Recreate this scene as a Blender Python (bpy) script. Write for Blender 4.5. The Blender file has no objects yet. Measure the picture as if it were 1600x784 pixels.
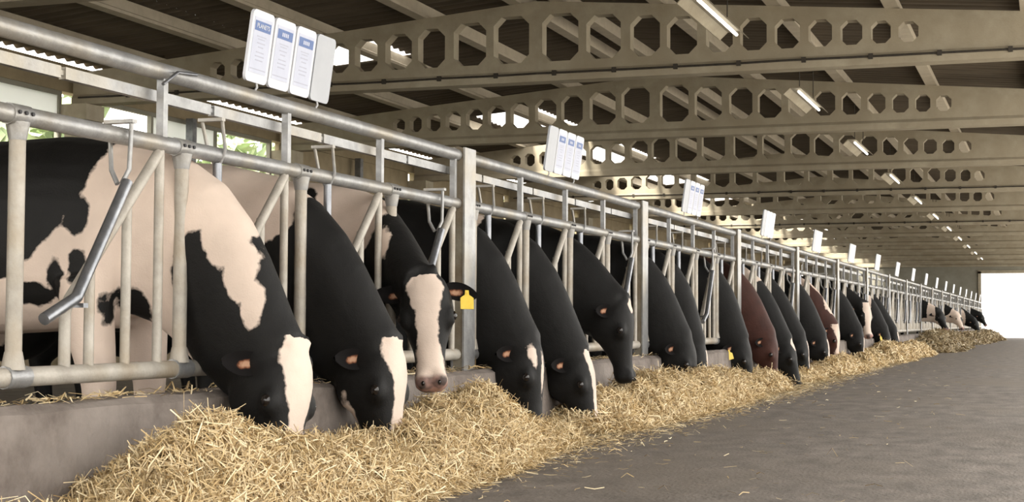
import bpy, math, random
import numpy as np
from mathutils import Vector, Matrix

random.seed(7)
rng = np.random.default_rng(11)
scene = bpy.context.scene
C = scene.collection

# ------------------------------------------------------------------ camera
EYE = 0.635                       # lens height above the feed passage
yaw, pitch, roll, FPX = 0.3402, 0.0455, 0.0047, 2384.1
_F = np.array([-math.sin(yaw) * math.cos(pitch), math.cos(yaw) * math.cos(pitch), math.sin(pitch)])
_R0 = np.array([math.cos(yaw), math.sin(yaw), 0.0])
_U0 = np.cross(_R0, _F)
_R = math.cos(roll) * _R0 + math.sin(roll) * _U0
_U = -math.sin(roll) * _R0 + math.cos(roll) * _U0
cam_d = bpy.data.cameras.new('camera')
cam_d.sensor_width = 36.0
cam_d.lens = FPX / 1600.0 * 36.0
cam_d.clip_start = 0.05
cam_d.clip_end = 500
cam = bpy.data.objects.new('camera', cam_d)
C.objects.link(cam)
cam.matrix_world = Matrix(((_R[0], _U[0], -_F[0], 0), (_R[1], _U[1], -_F[1], 0), (_R[2], _U[2], -_F[2], EYE), (0, 0, 0, 1)))
scene.camera = cam

# ------------------------------------------------------------------ sky, exposure
world = bpy.data.worlds.new('overcast_sky')
scene.world = world
world.use_nodes = True
bg = world.node_tree.nodes['Background']
bg.inputs[0].default_value = (1.0, 0.965, 0.91, 1)
bg.inputs[1].default_value = 4.0
sun_d = bpy.data.lights.new('sun', 'SUN')
sun_d.energy = 12.0
sun_d.angle = math.radians(8)
sun_d.color = (1.0, 0.93, 0.80)
sun = bpy.data.objects.new('sun', sun_d)
C.objects.link(sun)
sun.rotation_euler = Vector((0.12, 0.84, -0.53)).to_track_quat('-Z', 'Y').to_euler()   # veiled sun behind the camera, high over the left roof
scene.view_settings.view_transform = 'Standard'
scene.view_settings.look = 'None'
scene.view_settings.gamma = 1.0
scene.view_settings.use_curve_mapping = False
scene.view_settings.exposure = 0.15

# ------------------------------------------------------------------ helpers
def tag(o, label=None, cat=None, group=None, kind=None):
    if label: o['label'] = label
    if cat: o['category'] = cat
    if group: o['group'] = group
    if kind: o['kind'] = kind
    return o

def empty(name, loc=(0, 0, 0), parent=None):
    o = bpy.data.objects.new(name, None)
    o.empty_display_size = 0.1
    C.objects.link(o)
    o.location = loc
    o.parent = parent
    return o

class MB:
    """collects shapes and links them as one mesh object"""
    def __init__(s):
        s.v = []; s.f = []; s.sm = []; s.mi = []
    def add(s, vs, fs, smooth=False, mi=0):
        b = len(s.v)
        s.v += [tuple(map(float, v)) for v in vs]
        for f in fs:
            s.f.append(tuple(b + i for i in f)); s.sm.append(smooth); s.mi.append(mi)
    def box(s, x0, x1, y0, y1, z0, z1, mi=0):
        s.add([(x0, y0, z0), (x1, y0, z0), (x1, y1, z0), (x0, y1, z0), (x0, y0, z1), (x1, y0, z1), (x1, y1, z1), (x0, y1, z1)],
              [(0, 3, 2, 1), (4, 5, 6, 7), (0, 1, 5, 4), (1, 2, 6, 5), (2, 3, 7, 6), (3, 0, 4, 7)], mi=mi)
        return s
    def tube(s, pts, r, n=10, caps=True, mi=0):
        pts = [np.array(p, float) for p in pts]
        rs = r if isinstance(r, (list, tuple)) else [r] * len(pts)
        rings = []
        ref = None
        for i, p in enumerate(pts):
            if i == 0: t = pts[1] - p
            elif i == len(pts) - 1: t = p - pts[i - 1]
            else:
                a = p - pts[i - 1]; b = pts[i + 1] - p
                t = a / np.linalg.norm(a) + b / np.linalg.norm(b)
            t = t / np.linalg.norm(t)
            if ref is None:
                ref = np.array([1.0, 0, 0]) if abs(t[0]) < 0.8 else np.array([0, 1.0, 0])
            u = ref - t * (ref @ t); u /= np.linalg.norm(u); ref = u
            w = np.cross(t, u)
            rings.append([p + rs[i] * (math.cos(2 * math.pi * k / n) * u + math.sin(2 * math.pi * k / n) * w) for k in range(n)])
        vs = [v for rg in rings for v in rg]
        fs = []
        for i in range(len(pts) - 1):
            for k in range(n):
                k2 = (k + 1) % n
                fs.append((i * n + k, i * n + k2, (i + 1) * n + k2, (i + 1) * n + k))
        s.add(vs, fs, True, mi)
        if caps:
            s.add(rings[0], [tuple(range(n - 1, -1, -1))], False, mi)
            s.add(rings[-1], [tuple(range(n))], False, mi)
        return s
    def prism(s, poly, axis, a, b, mi=0):
        """poly: 2D outline; axis 'y' extrudes an (x,z) outline, 'x' a (y,z) outline, 'z' an (x,y) outline"""
        def P(q, h):
            return {'y': (q[0], h, q[1]), 'x': (h, q[0], q[1]), 'z': (q[0], q[1], h)}[axis]
        n = len(poly)
        vs = [P(q, a) for q in poly] + [P(q, b) for q in poly]
        fs = [tuple(range(n)), tuple(range(2 * n - 1, n - 1, -1))]
        for i in range(n):
            j = (i + 1) % n
            fs.append((i, i + n, j + n, j))
        s.add(vs, fs, mi=mi)
        return s
    def mesh(s, name):
        me = bpy.data.meshes.new(name)
        me.from_pydata(s.v, [], s.f)
        me.polygons.foreach_set('use_smooth', s.sm)
        if any(s.mi): me.polygons.foreach_set('material_index', s.mi)
        me.update()
        return me
    def build(s, name, mat, parent=None, loc=None):
        me = s.mesh(name)
        import bmesh
        bm = bmesh.new(); bm.from_mesh(me)
        bmesh.ops.recalc_face_normals(bm, faces=bm.faces)
        bm.to_mesh(me); bm.free()
        for m in (mat if isinstance(mat, (list, tuple)) else [mat]): me.materials.append(m)
        return link(name, me, parent, loc)

def link(name, me, parent=None, loc=None):
    o = bpy.data.objects.new(name, me)
    C.objects.link(o)
    o.parent = parent
    if loc is not None: o.location = loc
    return o

def fast_mesh(name, verts, quads):
    """numpy quads -> mesh"""
    me = bpy.data.meshes.new(name)
    me.vertices.add(len(verts)); me.vertices.foreach_set('co', np.ascontiguousarray(verts, np.float32).ravel())
    n = len(quads)
    me.loops.add(n * 4); me.loops.foreach_set('vertex_index', np.ascontiguousarray(quads, np.int32).ravel())
    me.polygons.add(n)
    me.polygons.foreach_set('loop_start', np.arange(0, n * 4, 4, dtype=np.int32))
    me.update(calc_edges=True)
    me.validate()
    return me

# ------------------------------------------------------------------ materials
def new_mat(name):
    m = bpy.data.materials.new(name); m.use_nodes = True
    nt = m.node_tree
    return m, nt, nt.nodes['Principled BSDF']

def mat_noise(name, c1, c2, scale=6, rough=0.7, metal=0.0, bump=0.0, bscale=60, c3=None, s3=1.2, stretch=None, detail=6):
    m, nt, b = new_mat(name)
    N = nt.nodes; L = nt.links
    tc = N.new('ShaderNodeTexCoord')
    mp = N.new('ShaderNodeMapping')
    L.new(tc.outputs['Object'], mp.inputs[0])
    if stretch: mp.inputs['Scale'].default_value = stretch
    n1 = N.new('ShaderNodeTexNoise'); n1.inputs['Scale'].default_value = scale; n1.inputs['Detail'].default_value = detail
    n1.inputs['Roughness'].default_value = 0.65
    L.new(mp.outputs[0], n1.inputs['Vector'])
    rp = N.new('ShaderNodeValToRGB')
    rp.color_ramp.elements[0].position = 0.32; rp.color_ramp.elements[1].position = 0.68
    rp.color_ramp.elements[0].color = (*c1, 1); rp.color_ramp.elements[1].color = (*c2, 1)
    L.new(n1.outputs['Fac'], rp.inputs[0])
    out = rp.outputs[0]
    if c3:
        n2 = N.new('ShaderNodeTexNoise'); n2.inputs['Scale'].default_value = s3; n2.inputs['Detail'].default_value = 5
        L.new(mp.outputs[0], n2.inputs['Vector'])
        r2 = N.new('ShaderNodeValToRGB')
        r2.color_ramp.elements[0].position = 0.48; r2.color_ramp.elements[1].position = 0.7
        L.new(n2.outputs['Fac'], r2.inputs[0])
        mx = N.new('ShaderNodeMixRGB'); mx.inputs[2].default_value = (*c3, 1)
        L.new(r2.outputs[0], mx.inputs[0]); L.new(out, mx.inputs[1]); out = mx.outputs[0]
    L.new(out, b.inputs['Base Color'])
    b.inputs['Roughness'].default_value = rough
    b.inputs['Metallic'].default_value = metal
    if bump:
        n3 = N.new('ShaderNodeTexNoise'); n3.inputs['Scale'].default_value = bscale; n3.inputs['Detail'].default_value = 4
        L.new(mp.outputs[0], n3.inputs['Vector'])
        bp = N.new('ShaderNodeBump'); bp.inputs['Strength'].default_value = bump; bp.inputs['Distance'].default_value = 0.01
        L.new(n3.outputs['Fac'], bp.inputs['Height']); L.new(bp.outputs[0], b.inputs['Normal'])
    return m

M = {}
M['galv'] = mat_noise('galvanised_steel', (0.25, 0.253, 0.255), (0.40, 0.403, 0.405), 14, 0.42, 0.5, 0.15, 90, c3=(0.36, 0.32, 0.25), s3=2.5)
M['galv_dirty'] = mat_noise('weathered_galvanised_steel', (0.33, 0.305, 0.265), (0.48, 0.45, 0.40), 10, 0.55, 0.2, 0.2, 80, c3=(0.33, 0.27, 0.19), s3=4)
M['galv_dark'] = mat_noise('dark_galvanised_steel', (0.16, 0.17, 0.19), (0.30, 0.31, 0.33), 12, 0.35, 0.75, 0.1, 90)
M['post_web'] = mat_noise('weathered_post_steel', (0.20, 0.175, 0.13), (0.31, 0.28, 0.22), 6, 0.7, 0.2, 0.2, 60, c3=(0.17, 0.12, 0.07), s3=4)
M['bolt'] = mat_noise('bolt_steel', (0.03, 0.03, 0.035), (0.07, 0.07, 0.07), 30, 0.6, 0.5)
M['kerb'] = mat_noise('stained_concrete', (0.10, 0.08, 0.068), (0.24, 0.205, 0.18), 7, 0.85, 0, 0.6, 40, c3=(0.27, 0.235, 0.21), s3=2.6, detail=10)
M['floor'] = mat_noise('passage_concrete', (0.09, 0.076, 0.064), (0.205, 0.177, 0.152), 7, 0.75, 0, 0.5, 60, c3=(0.15, 0.125, 0.10), s3=0.8, stretch=(1.0, 0.5, 1), detail=12)
M['yard'] = mat_noise('yard_ground', (0.42, 0.40, 0.36), (0.55, 0.52, 0.47), 1.5, 0.9)
M['bed'] = mat_noise('bedding_floor', (0.09, 0.075, 0.055), (0.17, 0.14, 0.10), 5, 0.9, 0, 0.4, 30)
M['beam'] = mat_noise('cast_concrete', (0.33, 0.29, 0.215), (0.43, 0.385, 0.295), 5, 0.8, 0, 0.2, 60, c3=(0.31, 0.265, 0.19), s3=1.0)
M['purlin'] = mat_noise('pale_concrete', (0.42, 0.37, 0.29), (0.52, 0.465, 0.37), 6, 0.8, 0, 0.2, 60)
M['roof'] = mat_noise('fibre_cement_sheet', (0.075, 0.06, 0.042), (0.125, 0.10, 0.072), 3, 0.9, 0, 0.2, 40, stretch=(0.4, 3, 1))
M['wall'] = mat_noise('ochre_boarding', (0.27, 0.22, 0.14), (0.38, 0.31, 0.20), 3, 0.85, 0, 0.2, 30)
M['endwall'] = mat_noise('grey_wall_panel', (0.23, 0.22, 0.18), (0.31, 0.30, 0.25), 2, 0.8)
M['white'] = mat_noise('white_plastic', (0.56, 0.575, 0.63), (0.63, 0.645, 0.70), 4, 0.35)
M['greyplastic'] = mat_noise('grey_plastic', (0.36, 0.38, 0.42), (0.42, 0.44, 0.48), 4, 0.4)
M['print'] = mat_noise('paper_print', (0.47, 0.50, 0.62), (0.54, 0.57, 0.68), 9, 0.5)
M['blue'] = mat_noise('blue_print', (0.07, 0.13, 0.33), (0.10, 0.17, 0.38), 20, 0.5)
M['greyprint'] = mat_noise('grey_print', (0.36, 0.38, 0.49), (0.42, 0.44, 0.54), 20, 0.5)
M['yellow'] = mat_noise('yellow_tag_plastic', (0.72, 0.50, 0.04), (0.80, 0.58, 0.07), 20, 0.4)
M['orange'] = mat_noise('orange_tag_plastic', (0.75, 0.36, 0.12), (0.82, 0.44, 0.18), 20, 0.45)
M['cable'] = mat_noise('dark_cable', (0.02, 0.017, 0.012), (0.05, 0.04, 0.03), 20, 0.7)
M['leaf'] = mat_noise('hedge_leaves', (0.30, 0.38, 0.20), (0.46, 0.54, 0.33), 3, 0.8)
M['hoof'] = mat_noise('hoof_horn', (0.03, 0.025, 0.02), (0.06, 0.05, 0.04), 12, 0.7)

def mat_translucent(name, col, t=0.75, clear=0.0):
    m, nt, b = new_mat(name)
    N = nt.nodes; L = nt.links
    b.inputs['Base Color'].default_value = (*col, 1); b.inputs['Roughness'].default_value = 0.5
    tr = N.new('ShaderNodeBsdfTranslucent'); tr.inputs[0].default_value = (*col, 1)
    mx = N.new('ShaderNodeMixShader'); mx.inputs[0].default_value = t
    L.new(b.outputs[0], mx.inputs[1]); L.new(tr.outputs[0], mx.inputs[2])
    out = mx.outputs[0]
    if clear:
        tp = N.new('ShaderNodeBsdfTransparent'); m2 = N.new('ShaderNodeMixShader'); m2.inputs[0].default_value = clear
        L.new(out, m2.inputs[1]); L.new(tp.outputs[0], m2.inputs[2]); out = m2.outputs[0]
    L.new(out, N['Material Output'].inputs[0])
    return m
M['skylight'] = mat_translucent('translucent_sheet', (0.95, 0.94, 0.92), 0.9, 0.65)
M['pane'] = mat_translucent('milky_pane', (0.90, 0.91, 0.90), 0.5)

def mat_emit(name, col, s):
    m, nt, b = new_mat(name)
    b.inputs['Base Color'].default_value = (0.9, 0.9, 0.9, 1)
    b.inputs['Emission Color'].default_value = (*col, 1)
    b.inputs['Emission Strength'].default_value = s
    return m
M['tubelight'] = mat_emit('fluorescent_tube', (1.0, 0.97, 0.90), 3.0)

def mat_eye():
    m, nt, b = new_mat('eye_gloss')
    b.inputs['Base Color'].default_value = (0.012, 0.009, 0.008, 1); b.inputs['Roughness'].default_value = 0.08
    return m
M['eye'] = mat_eye()

def mat_coat(name, dark, light, dark2=None):
    """dark and light coat split by the 'patch' attribute, nose leather by 'nose'"""
    m, nt, b = new_mat(name)
    N = nt.nodes; L = nt.links
    at = N.new('ShaderNodeAttribute'); at.attribute_name = 'patch'
    tc = N.new('ShaderNodeTexCoord')
    nz = N.new('ShaderNodeTexNoise'); nz.inputs['Scale'].default_value = 24; nz.inputs['Detail'].default_value = 3
    L.new(tc.outputs['Object'], nz.inputs['Vector'])
    ma = N.new('ShaderNodeMath'); ma.operation = 'MULTIPLY_ADD'; ma.inputs[1].default_value = 0.034; ma.inputs[2].default_value = -0.017
    L.new(nz.outputs['Fac'], ma.inputs[0])
    ad = N.new('ShaderNodeMath'); ad.operation = 'ADD'
    L.new(at.outputs['Fac'], ad.inputs[0]); L.new(ma.outputs[0], ad.inputs[1])
    mr = N.new('ShaderNodeMapRange'); mr.inputs['From Min'].default_value = -0.004; mr.inputs['From Max'].default_value = 0.004
    L.new(ad.outputs[0], mr.inputs['Value'])
    def pair(c, k, scale):
        n = N.new('ShaderNodeTexNoise'); n.inputs['Scale'].default_value = scale; n.inputs['Detail'].default_value = 6
        L.new(tc.outputs['Object'], n.inputs['Vector'])
        r = N.new('ShaderNodeValToRGB'); r.color_ramp.elements[0].position = 0.3; r.color_ramp.elements[1].position = 0.7
        r.color_ramp.elements[0].color = (*[x * k for x in c], 1); r.color_ramp.elements[1].color = (*c, 1)
        L.new(n.outputs['Fac'], r.inputs[0]); return r.outputs[0]
    mx = N.new('ShaderNodeMixRGB')
    L.new(mr.outputs[0], mx.inputs[0]); L.new(pair(dark, 0.6, 9), mx.inputs[1]); L.new(pair(light, 0.82, 5), mx.inputs[2])
    an = N.new('ShaderNodeAttribute'); an.attribute_name = 'nose'
    n4 = N.new('ShaderNodeTexNoise'); n4.inputs['Scale'].default_value = 14
    L.new(tc.outputs['Object'], n4.inputs['Vector'])
    r4 = N.new('ShaderNodeValToRGB'); r4.color_ramp.elements[0].position = 0.42; r4.color_ramp.elements[1].position = 0.62
    r4.color_ramp.elements[0].color = (0.07, 0.05, 0.045, 1); r4.color_ramp.elements[1].color = (0.42, 0.25, 0.21, 1)
    L.new(n4.outputs['Fac'], r4.inputs[0])
    m2 = N.new('ShaderNodeMixRGB')
    L.new(an.outputs['Fac'], m2.inputs[0]); L.new(mx.outputs[0], m2.inputs[1]); L.new(r4.outputs[0], m2.inputs[2])
    L.new(m2.outputs[0], b.inputs['Base Color'])
    b.inputs['Roughness'].default_value = 0.62
    b.inputs['Specular IOR Level'].default_value = 0.28
    b.inputs['Sheen Weight'].default_value = 0.02
    b.inputs['Sheen Roughness'].default_value = 0.4
    wv = N.new('ShaderNodeTexNoise'); wv.inputs['Scale'].default_value = 160; wv.inputs['Detail'].default_value = 3
    L.new(tc.outputs['Object'], wv.inputs['Vector'])
    w2 = N.new('ShaderNodeTexNoise'); w2.inputs['Scale'].default_value = 13; w2.inputs['Detail'].default_value = 2
    L.new(tc.outputs['Object'], w2.inputs['Vector'])
    sm = N.new('ShaderNodeMath'); sm.operation = 'MULTIPLY_ADD'; sm.inputs[1].default_value = 0.25
    L.new(wv.outputs['Fac'], sm.inputs[0]); L.new(w2.outputs['Fac'], sm.inputs[2])
    bp = N.new('ShaderNodeBump'); bp.inputs['Strength'].default_value = 0.35; bp.inputs['Distance'].default_value = 0.012
    L.new(sm.outputs[0], bp.inputs['Height']); L.new(bp.outputs[0], b.inputs['Normal'])
    return m
M['coat'] = mat_coat('black_and_white_coat', (0.0055, 0.0052, 0.005), (0.73, 0.60, 0.51))
M['coat_brown'] = mat_coat('red_brown_coat', (0.065, 0.022, 0.015), (0.76, 0.60, 0.50))
def mat_ear_inner():
    """dark ear hair with a pale tan hollow near the ear's base (ear space: x along the ear, z across)"""
    m, nt, b = new_mat('ear_hair')
    N = nt.nodes; L = nt.links
    tc = N.new('ShaderNodeTexCoord'); mp = N.new('ShaderNodeMapping')
    mp.inputs['Location'].default_value = (-0.052 / 0.034, 0, 0.004 / 0.015); mp.inputs['Scale'].default_value = (1 / 0.034, 0.0, 1 / 0.015)
    L.new(tc.outputs['Object'], mp.inputs[0])
    ln = N.new('ShaderNodeVectorMath'); ln.operation = 'LENGTH'; L.new(mp.outputs[0], ln.inputs[0])
    nz = N.new('ShaderNodeTexNoise'); nz.inputs['Scale'].default_value = 60; L.new(tc.outputs['Object'], nz.inputs['Vector'])
    ad = N.new('ShaderNodeMath'); ad.operation = 'MULTIPLY_ADD'; ad.inputs[1].default_value = 0.9; L.new(nz.outputs['Fac'], ad.inputs[0]); L.new(ln.outputs['Value'], ad.inputs[2])
    rp = N.new('ShaderNodeValToRGB'); e = rp.color_ramp.elements
    e[0].position = 0.55; e[0].color = (0.42, 0.25, 0.16, 1); e[1].position = 1.0; e[1].color = (0.006, 0.005, 0.005, 1)
    x = e.new(0.8); x.color = (0.16, 0.06, 0.03, 1)
    sc = N.new('ShaderNodeMath'); sc.operation = 'MULTIPLY'; sc.inputs[1].default_value = 0.62; L.new(ad.outputs[0], sc.inputs[0])
    L.new(sc.outputs[0], rp.inputs[0]); L.new(rp.outputs[0], b.inputs['Base Color']); b.inputs['Roughness'].default_value = 0.9
    b.inputs['Specular IOR Level'].default_value = 0.2
    return m
M['ear_inner'] = mat_ear_inner()

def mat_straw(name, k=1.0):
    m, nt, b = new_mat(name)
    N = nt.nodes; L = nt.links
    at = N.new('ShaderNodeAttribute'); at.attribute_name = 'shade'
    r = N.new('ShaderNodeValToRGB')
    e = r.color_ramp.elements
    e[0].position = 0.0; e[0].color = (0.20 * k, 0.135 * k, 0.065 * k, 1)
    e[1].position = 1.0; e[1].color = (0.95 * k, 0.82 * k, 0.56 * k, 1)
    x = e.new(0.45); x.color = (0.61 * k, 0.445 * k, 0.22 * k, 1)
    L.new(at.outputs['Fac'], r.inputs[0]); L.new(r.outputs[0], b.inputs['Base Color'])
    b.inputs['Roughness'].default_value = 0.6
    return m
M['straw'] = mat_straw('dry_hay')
M['straw_unlit'] = mat_straw('unlit_hay_tone', 0.5)  # same hay for the unlit far end, its dimness put into the colour
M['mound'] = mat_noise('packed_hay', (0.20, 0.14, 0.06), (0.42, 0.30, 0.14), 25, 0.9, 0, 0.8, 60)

# ------------------------------------------------------------------ the setting
FX = -2.87            # plane of the feed fence
Y0 = 3.73             # first bolted tube of the fence
YB, DB = 14.54, 4.895 # first beam in view and beam spacing
XC = -4.88            # ridge
HALF = 5.5
YEND = 68.4
YS = -4.0
def roofz(x, base): return EYE + base - 0.085 * abs(x - XC)
beam_ys = [YB + i * DB for i in range(-3, 12)]

def struct(o): o['kind'] = 'structure'; return o

# ground
g = MB(); g.box(FX + 0.10, 1.0, YS - 2, YEND + 0.4, -0.15, 0.0); struct(g.build('floor', M['floor']))
g = MB(); g.box(-10.45, FX + 0.10, YS - 2, YEND + 0.2, -0.15, -0.02); struct(g.build('floor_bedding', M['bed']))
g = MB()
g.box(1.0, 60, -40, 160, -0.3, -0.06); g.box(-60, -10.45, -40, 160, -0.3, -0.06)
g.box(-10.45, 1.0, YEND + 0.4, 160, -0.3, -0.06); g.box(-10.45, 1.0, -40, YS - 2, -0.3, -0.06)
struct(g.build('ground_yard', M['yard']))

# kerb with a slightly worn top edge
def build_kerb():
    ys = np.arange(1.5, 67.5, 0.12)
    vs = []; fs = []
    for i, y in enumerate(ys):
        w = [random.uniform(-1, 1) for _ in range(4)]
        prof = [(FX - 0.10, -0.02), (FX - 0.10, 0.375 + 0.006 * w[0]), (FX + 0.09, 0.383 + 0.006 * w[1]), (FX + 0.125 + 0.004 * w[2], 0.362 + 0.005 * w[3]), (FX + 0.14, 0.2), (FX + 0.145, -0.01)]
        vs += [(p[0], y, p[1]) for p in prof]
    n = 6
    for i in range(len(ys) - 1):
        for k in range(n - 1):
            a = i * n + k
            fs.append((a, a + 1, a + n + 1, a + n))
    fs.append(tuple(range(n))); fs.append(tuple((len(ys) - 1) * n + k for k in range(n - 1, -1, -1)))
    m = MB(); m.add(vs, fs); return struct(m.build('trim_1', M['kerb']))
kerb = build_kerb()
kerb['label'] = 'low worn concrete kerb running under the feed fence'

# left wall
def wall_left():
    root = struct(empty('wall_left', (-10.45, 0, 0)))
    x0, x1 = -0.15, 0.0
    def part(name, mat, *boxes):
        m = MB()
        for b in boxes: m.box(*b)
        return m.build(name, mat, root)
    zt = roofz(-10.45, 3.30)
    part('lower_wall', M['wall'], (x0, x1, YS, YEND, -0.02, EYE + 1.70))
    part('lintel', M['wall'], (x0, x1, YS, YEND, EYE + 2.55, zt + 0.035))
    for i in range(5, 15):
        part('infill_board', M['wall'], (x0 + 0.03, x1 - 0.03, beam_ys[i - 1] + 0.13, beam_ys[i] - 0.13, EYE + 1.70, EYE + 2.55))
    return root
wall_left()

def column(x, y, idx):
    m = MB(); m.box(-0.13, 0.13, -0.15, 0.15, -0.02, EYE + 2.40)
    m.box(-0.17, 0.17, -0.17, 0.17, EYE + 2.22, EYE + 2.40)
    o = struct(m.build('column', M['beam'], None, (x, y, 0)))
    return o
for i, y in enumerate(beam_ys):
    column(-10.3, y, i); column(XC + HALF - 0.15, y, i)
# window band of the left wall: frames and milky panes, the nearest bays only
wn = 0
for i in range(0, 4):
    ya, yb = beam_ys[i] + 0.15, beam_ys[i + 1] - 0.15
    wn += 1
    root = struct(empty('window_%d' % wn, (-10.5, ya, EYE + 1.70)))
    w = yb - ya
    m = MB()
    m.box(-0.03, 0.03, 0, w, 0, 0.05); m.box(-0.03, 0.03, 0, w, 0.80, 0.85); m.box(-0.03, 0.03, 0, 0.05, 0.05, 0.80); m.box(-0.03, 0.03, w - 0.05, w, 0.05, 0.80)
    k = 3
    for j in range(1, k): m.box(-0.03, 0.03, j * w / k - 0.025, j * w / k + 0.025, 0.05, 0.80)
    m.build('window_frame', M['endwall'], root)
    for j in range(k):
        if (i + j) % 3 == 1 or i < 3:
            p = MB(); p.box(-0.006, 0.006, j * w / k + 0.03, (j + 1) * w / k - 0.03, 0.42 if i > 1 else 0.05, 0.80)
            p.build('pane', M['pane'], root)
# slim steel wall posts seen between the bars
for y in (16.9, 21.9, 26.8):
    m = MB(); m.box(-0.05, 0.05, -0.05, 0.05, -0.02, EYE + 2.55); struct(m.build('wall_post', M['galv_dark'], None, (-10.33, y, 0)))
# hedge outside the left wall
def hedge():
    n = 26000
    v = rng.uniform(size=(n, 3)) * np.array([1.6, 46, 4.4]) + np.array([-15.2, -2, -0.1])
    v[:, 2] *= 0.82 + 0.18 * np.sin(v[:, 1] * 1.7) * np.cos(v[:, 1] * 0.63)
    d1 = rng.normal(size=(n, 3)); d1 /= np.linalg.norm(d1, axis=1)[:, None]
    d2 = np.cross(d1, rng.normal(size=(n, 3))); d2 /= np.linalg.norm(d2, axis=1)[:, None]
    a, b = 0.24, 0.14
    q = np.stack([v - d1 * a, v - d2 * b, v + d1 * a, v + d2 * b], 1).reshape(-1, 3)
    me = fast_mesh('hedge', q, np.arange(n * 4).reshape(-1, 4)); me.materials.append(M['leaf'])
    o = link('hedge', me); tag(o, 'pale green hedge outside the left wall windows', 'hedge', kind='stuff')
hedge()

# end wall with the wide doorway
m = MB()
m.box(-10.45, -2.86, YEND, YEND + 0.2, -0.02, EYE + 3.25)
m.box(-2.86, 1.0, YEND, YEND + 0.2, EYE + 2.11, EYE + 3.25)
struct(m.build('wall_end', M['endwall']))
m = MB()
m.box(-2.98, -2.86, YEND - 0.06, YEND, -0.0, EYE + 2.2); m.box(-2.98, 1.0, YEND - 0.06, YEND, EYE + 2.11, EYE + 2.24)
struct(m.build('door_1', M['beam']))

# roof: corrugated sheets, skylights, purlins, pierced beams
ceiling = struct(empty('ceiling', (XC, 0, EYE + 3.3)))
def corrugated(name, mat, xa, xb, ya, yb, dz=0.0, parent=ceiling):
    n = max(2, int((yb - ya) / 0.18 * 8))
    ys = np.linspace(ya, yb, n + 1)
    xs = [xa, xb] if (xa - XC) * (xb - XC) >= 0 else [xa, XC, xb]
    vs = []
    for x in xs:
        z = roofz(x, 3.40) + dz + 0.026 * np.cos(2 * math.pi * ys / 0.18)
        vs.append(np.stack([np.full_like(ys, x), ys, z], 1))
    me_v = np.concatenate(vs) - np.array([XC, 0, EYE + 3.3])
    q = []
    for k in range(len(xs) - 1):
        a = np.arange(n) + k * (n + 1)
        q.append(np.stack([a, a + 1, a + n + 2, a + n + 1], 1))
    me = fast_mesh(name, me_v, np.concatenate(q)); me.polygons.foreach_set('use_smooth', [True] * len(me.polygons)); me.materials.append(mat)
    return link(name, me, parent)
XSA, XSB = -8.25, -7.25
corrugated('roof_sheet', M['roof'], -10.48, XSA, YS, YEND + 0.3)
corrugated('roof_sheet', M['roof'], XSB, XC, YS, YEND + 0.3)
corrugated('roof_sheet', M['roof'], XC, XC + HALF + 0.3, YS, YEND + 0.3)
y = YS
for i, by in enumerate(beam_ys):
    a, b = by + 0.85, by + 2.25
    if i >= 4: a, b = by + 2.1, by + 4.65
    if i < 3: continue
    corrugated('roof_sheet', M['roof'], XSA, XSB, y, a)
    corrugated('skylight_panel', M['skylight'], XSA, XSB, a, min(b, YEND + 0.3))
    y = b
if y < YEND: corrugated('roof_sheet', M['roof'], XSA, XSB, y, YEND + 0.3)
# ridge cap
m = MB(); m.prism([(-0.25, 0.145), (0, 0.17), (0.25, 0.145), (0.25, 0.13), (0, 0.155), (-0.25, 0.13)], 'y', YS, YEND + 0.3); m.build('ridge_cap', M['roof'], ceiling)

pur_me = None
for off in (-4.7, -3.55, -2.45, -1.25, -0.22, 0.22, 1.25, 2.4, 3.5, 4.7):
    for i, by in enumerate(beam_ys[1:] + [YEND]):
        if pur_me is None:
            m = MB(); m.prism([(-0.065, 0), (0.065, 0), (0.065, 0.03), (0.03, 0.05), (0.03, 0.152), (-0.03, 0.152), (-0.03, 0.05), (-0.065, 0.03)], 'y', 0, DB)
            o = m.build('purlin', M['purlin'], ceiling); pur_me = o.data
        else:
            o = link('purlin', pur_me, ceiling)
        o.location = (off, by - DB, roofz(XC + off, 3.22) - (EYE + 3.3) + 0.002)
        if by == YEND: C.objects.unlink(o); bpy.data.objects.remove(o)

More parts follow.
